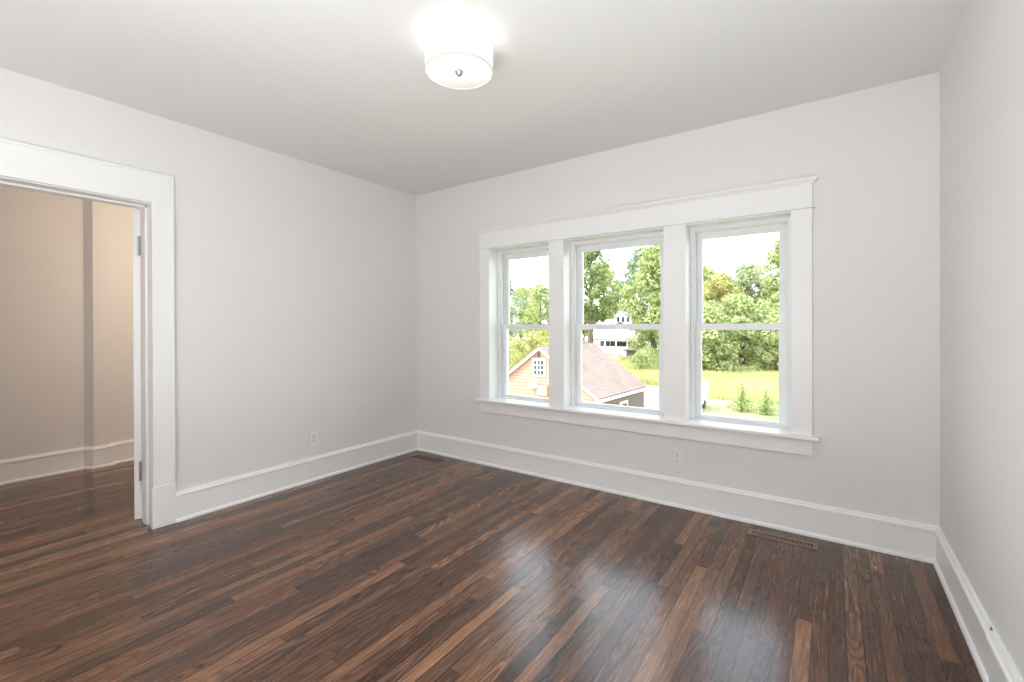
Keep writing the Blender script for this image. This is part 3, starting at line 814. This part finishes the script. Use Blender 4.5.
def tree_meshes(name, h, r, clear, nblob, nleaf, size, seed, blob=0.42, multi=1):
    """unit tree at the origin; returns foliage and trunk meshes"""
    rng = random.Random(seed); fb, tb = NB(), NB()
    ends = []
    for k in range(nblob):
        f = (k + 0.5) / nblob
        z = clear + (h - clear) * (0.10 + 0.86 * f)
        e = math.sqrt(max(0.05, 1 - abs(2 * (f - 0.42)) ** 2.2))
        a = k * 2.4 + rng.uniform(-.5, .5); rr = r * e * rng.uniform(0.25, 0.80)
        c = (rr * math.cos(a), rr * math.sin(a), z); br = r * blob * rng.uniform(0.75, 1.25)
        leaf_quads(fb, c, (br, br, br * 0.72), nleaf // nblob, size, rng); ends.append(c)
    for q in range(multi):
        ox = rng.uniform(-.5, .5) * (multi > 1); oy = rng.uniform(-.4, .4) * (multi > 1)
        limb(tb, (ox, oy, -0.3), (ox * 1.8, oy * 1.8, clear + (h - clear) * .45), 0.030 * h / max(1, multi * .7), 0.012 * h / max(1, multi * .7))
        limb(tb, (ox * 1.8, oy * 1.8, clear + (h - clear) * .44), (ox * 2.2, oy * 2.2, h * .9), 0.012 * h / max(1, multi * .7), 0.004 * h)
    for c in ends[::2]:
        z0 = max(clear * .8, c[2] - r * .6); limb(tb, (0, 0, z0), c, 0.008 * h, 0.003 * h, 5)
    me = []
    for nm, bm in (('foliage', fb), ('trunk', tb)):
        m_ = bpy.data.meshes.new(name + '_' + nm); bm.to_mesh(m_); bm.free(); me.append(m_)
    return me


L = {
    'fresh': leaf_material('fresh_green_leaves', (0.17, 0.22, 0.08), (0.44, 0.48, 0.20), (0.68, 0.69, 0.38)),
    'yellow': leaf_material('yellow_green_leaves', (0.25, 0.25, 0.08), (0.52, 0.49, 0.19), (0.70, 0.64, 0.34)),
    'mid': leaf_material('mid_green_leaves', (0.11, 0.16, 0.06), (0.28, 0.34, 0.13), (0.46, 0.50, 0.24)),
    'pale': leaf_material('pale_grey_green_leaves', (0.20, 0.25, 0.13), (0.38, 0.42, 0.24), (0.56, 0.57, 0.38)),
    'blue': leaf_material('blue_green_leaves', (0.15, 0.21, 0.13), (0.32, 0.39, 0.24), (0.50, 0.56, 0.38)),
}
M['bark'] = mat('grey_brown_bark', (0.17, 0.13, 0.10), 0.9, 0.1, noise=(6, 0.3))
KIND = {
    'broad': tree_meshes('broad', 6.9, 3.3, 0.3, 20, 9000, 0.36, 1, 0.40, 3),
    'round': tree_meshes('round', 10.0, 3.4, 1.5, 24, 8000, 0.36, 2, 0.36),
    'tall': tree_meshes('tall', 15.5, 3.6, 4.4, 26, 6800, 0.38, 3, 0.33),
    'airy': tree_meshes('airy', 11.5, 3.4, 2.0, 22, 4200, 0.34, 4, 0.33),
    'dense': tree_meshes('dense', 15.0, 4.3, 0.8, 32, 11000, 0.40, 5, 0.34),
    'bush': tree_meshes('bush', 2.2, 1.7, 0.1, 10, 2600, 0.16, 6, 0.45, 3),
}


def tree(name, kind, leaf, ratio, dist, s, rot, label, cat='tree', group=None, sz=None):
    o = empty(name, (ratio * dist, dist + Y0, GZ - 0.05), rot); o.scale = (s, s, sz or s)
    tag(o, label, cat, group)
    for nm, me, m in zip(('foliage', 'trunk'), KIND[kind], (L[leaf], M['bark'])):
        mm = me
        if nm == 'foliage':
            key = kind + '_' + leaf
            if key not in bpy.data.meshes:
                mm = me.copy(); mm.name = key; mm.materials.clear(); mm.materials.append(m)
            mm = bpy.data.meshes[key]
        elif not me.materials:
            me.materials.append(m)
        p = bpy.data.objects.new(nm, mm); COL.objects.link(p); p.parent = o
    return o


# seen through the right window
tree('broad_tree', 'broad', 'fresh', -0.208, 46, 0.95, 0.3, 'low fresh green tree at the left of the right window, above the trailer')
tree('broad_tree', 'broad', 'fresh', -0.148, 54, 1.08, 1.7, 'wide fresh green tree behind the two small conifers')
tree('broad_tree', 'broad', 'fresh', -0.078, 49, 0.85, 2.9, 'low fresh green tree under the tall tree in the right window')
tree('round_tree', 'round', 'yellow', -0.185, 64, 1.12, 0.9, 'yellow-green round tree rising behind the low trees in the right window')
tree('round_tree', 'round', 'fresh', -0.222, 75, 1.38, 2.2, 'fresh green round tree at the upper left edge of the right window')
tree('round_tree', 'round', 'pale', -0.137, 86, 1.50, 3.4, 'pale grey-green tree against the sky in the right window')
tree('tall_tree', 'tall', 'fresh', -0.072, 62, 0.95, 0.4, 'tallest tree at the right edge of the right window')
# seen through the middle window
tree('tall_tree', 'tall', 'mid', -0.470, 54, 1.04, 1.2, 'tall mid-green tree at the left of the middle window, with bare lower trunk')
tree('tall_tree', 'tall', 'fresh', -0.438, 82, 1.08, 4.2, 'slimmer mid-green tree left of the sky gap in the middle window')
tree('airy_tree', 'airy', 'blue', -0.396, 99, 1.32, 2.0, 'blue-green tree behind the distant house, below the sky gap')
tree('dense_tree', 'dense', 'fresh', -0.318, 55, 0.98, 0.6, 'dense bright green tree right of the distant house')
tree('tall_tree', 'tall', 'blue', -0.350, 86, 1.28, 3.0, 'tall blue-green tree topping the right of the middle window')
# seen through the left window
tree('airy_tree', 'airy', 'fresh', -0.612, 60, 0.98, 5.0, 'airy yellow-green tree behind the garage ridge in the left window')
tree('airy_tree', 'airy', 'blue', -0.728, 52, 1.0, 0.8, 'blue-green tree at the left edge of the left window')
tree('airy_tree', 'airy', 'fresh', -0.672, 68, 1.04, 1.9, 'thin-leaved tree in the middle of the left window')
tree('round_tree', 'round', 'mid', -0.562, 72, 1.08, 4.0, 'mid-green tree at the right edge of the left window')
tree('airy_tree', 'airy', 'yellow', -0.640, 78, 1.1, 2.6, 'yellow-green tree behind the thin-leaved ones in the left window')
for k, (r_, d_, s_) in enumerate(((-0.735, 34, 1.4), (-0.690, 40, 1.45), (-0.640, 46, 1.6), (-0.600, 52, 1.8))):
    tree('hedge_bush', 'bush', 'yellow', r_, d_, s_, k * 1.3, 'yellow-green bush in the hedge row behind the salmon garage', 'bush', 'hedge bushes behind the garage')
for k, r_ in enumerate((-0.80, -0.72, -0.64, -0.56, -0.49, -0.42, -0.30, -0.25, -0.19, -0.12, -0.06, 0.01, 0.08, 0.15, 0.22)):
    tree('round_tree', 'round', 'mid' if k % 2 else 'fresh', r_, 98 + 9 * (k % 2), 0.98 + 0.08 * (k % 2), k * 0.9,
         'green tree in the far tree line filling gaps between nearer trees', 'tree', 'trees of the far tree line')
for k, (r_, d_) in enumerate(((-0.485, 63), (-0.338, 60), (-0.345, 52), (-0.325, 47), (-0.345, 44))):
    tree('wild_bush', 'bush', 'fresh', r_, d_, 1.0 - .08 * (k % 3), k * 2.1, 'wild green bush growing near the low dark shed and distant house', 'bush', 'wild bushes near the shed')


# --- two young conifers
def conifer(name, ratio, dist, h, rot, label):
    rng = random.Random(int(dist * 10 + h * 100)); o = empty(name, (ratio * dist, dist + Y0, GZ - 0.03), rot); tag(o, label, 'conifer')
    fb, tb = NB(), NB()
    limb(tb, (0, 0, -0.1), (0, 0, h * .97), 0.035, 0.008)
    for k in range(15):
        f = k / 14.0; z = 0.08 + (h - 0.1) * f; rr = (0.52 * h) * (1 - f) ** 0.85 + 0.04
        nb = max(4, int(10 * (1 - f) + 3))
        for q in range(nb):
            a = 2 * math.pi * q / nb + k * 0.7 + rng.uniform(-.2, .2); ln = rr * rng.uniform(.75, 1.1)
            for s_ in range(int(12 * ln / 0.5) + 4):
                t = rng.random(); p = Vector((math.cos(a) * ln * t, math.sin(a) * ln * t, z + 0.10 * t - 0.05))
                leaf_quads(fb, p, (0.05, 0.05, 0.035), 1, 0.10, rng, 0.2)
    for nm, bm, m in (('foliage', fb, L['fresh']), ('trunk', tb, M['bark'])):
        me = bpy.data.meshes.new(name + '_' + nm); bm.to_mesh(me); bm.free(); me.materials.append(m)
        p = bpy.data.objects.new(nm, me); COL.objects.link(p); p.parent = o


conifer('young_conifer', -0.146, 27.6, 1.50, 0.3, 'taller of two young conifers on the lawn, the left one')
conifer('young_conifer', -0.104, 27.3, 1.32, 1.9, 'shorter of two young conifers on the lawn, the right one')

# --- tall grass field (nobody could count the stalks)
rng = random.Random(11); b_ = NB()
for _ in range(62000):
    d = rng.uniform(31, 50) if rng.random() < .75 else rng.uniform(50, 62)
    r = rng.uniform(-0.40, -0.03) if rng.random() < .8 else rng.uniform(-0.03, 0.20)
    if d < 36 and r < -0.235: continue
    x, y = r * d, d + Y0
    if -7.5 < x < -5.7 and ty - .1 < y < ty + 3.4: continue
    if -24.2 < x < -21.2 and 60.6 < d < 63.4: continue
    h = rng.uniform(0.22, 0.60) * (0.6 if d < 34 else 1); a = rng.uniform(0, math.pi); wd = 0.022 + 0.03 * rng.random()
    dx, dy = math.cos(a) * wd, math.sin(a) * wd; lx, ly = rng.uniform(-.2, .2) * h, rng.uniform(-.2, .2) * h
    b_.faces.new([b_.verts.new(p) for p in ((x - dx, y - dy, GZ - .1), (x + dx, y + dy, GZ - .1), (x + dx * .3 + lx, y + dy * .3 + ly, GZ + h), (x - dx * .3 + lx, y - dy * .3 + ly, GZ + h))])
me = bpy.data.meshes.new('tall_grass'); b_.to_mesh(me); b_.free()
me.materials.append(leaf_material('tall_grass_blades', (0.42, 0.43, 0.16), (0.56, 0.55, 0.24), (0.66, 0.62, 0.32), 0.3))
tg = bpy.data.objects.new('tall_grass', me); COL.objects.link(tg)
tag(tg, 'yellow-green tall grass between the lawn and the trees', 'grass', kind='stuff')
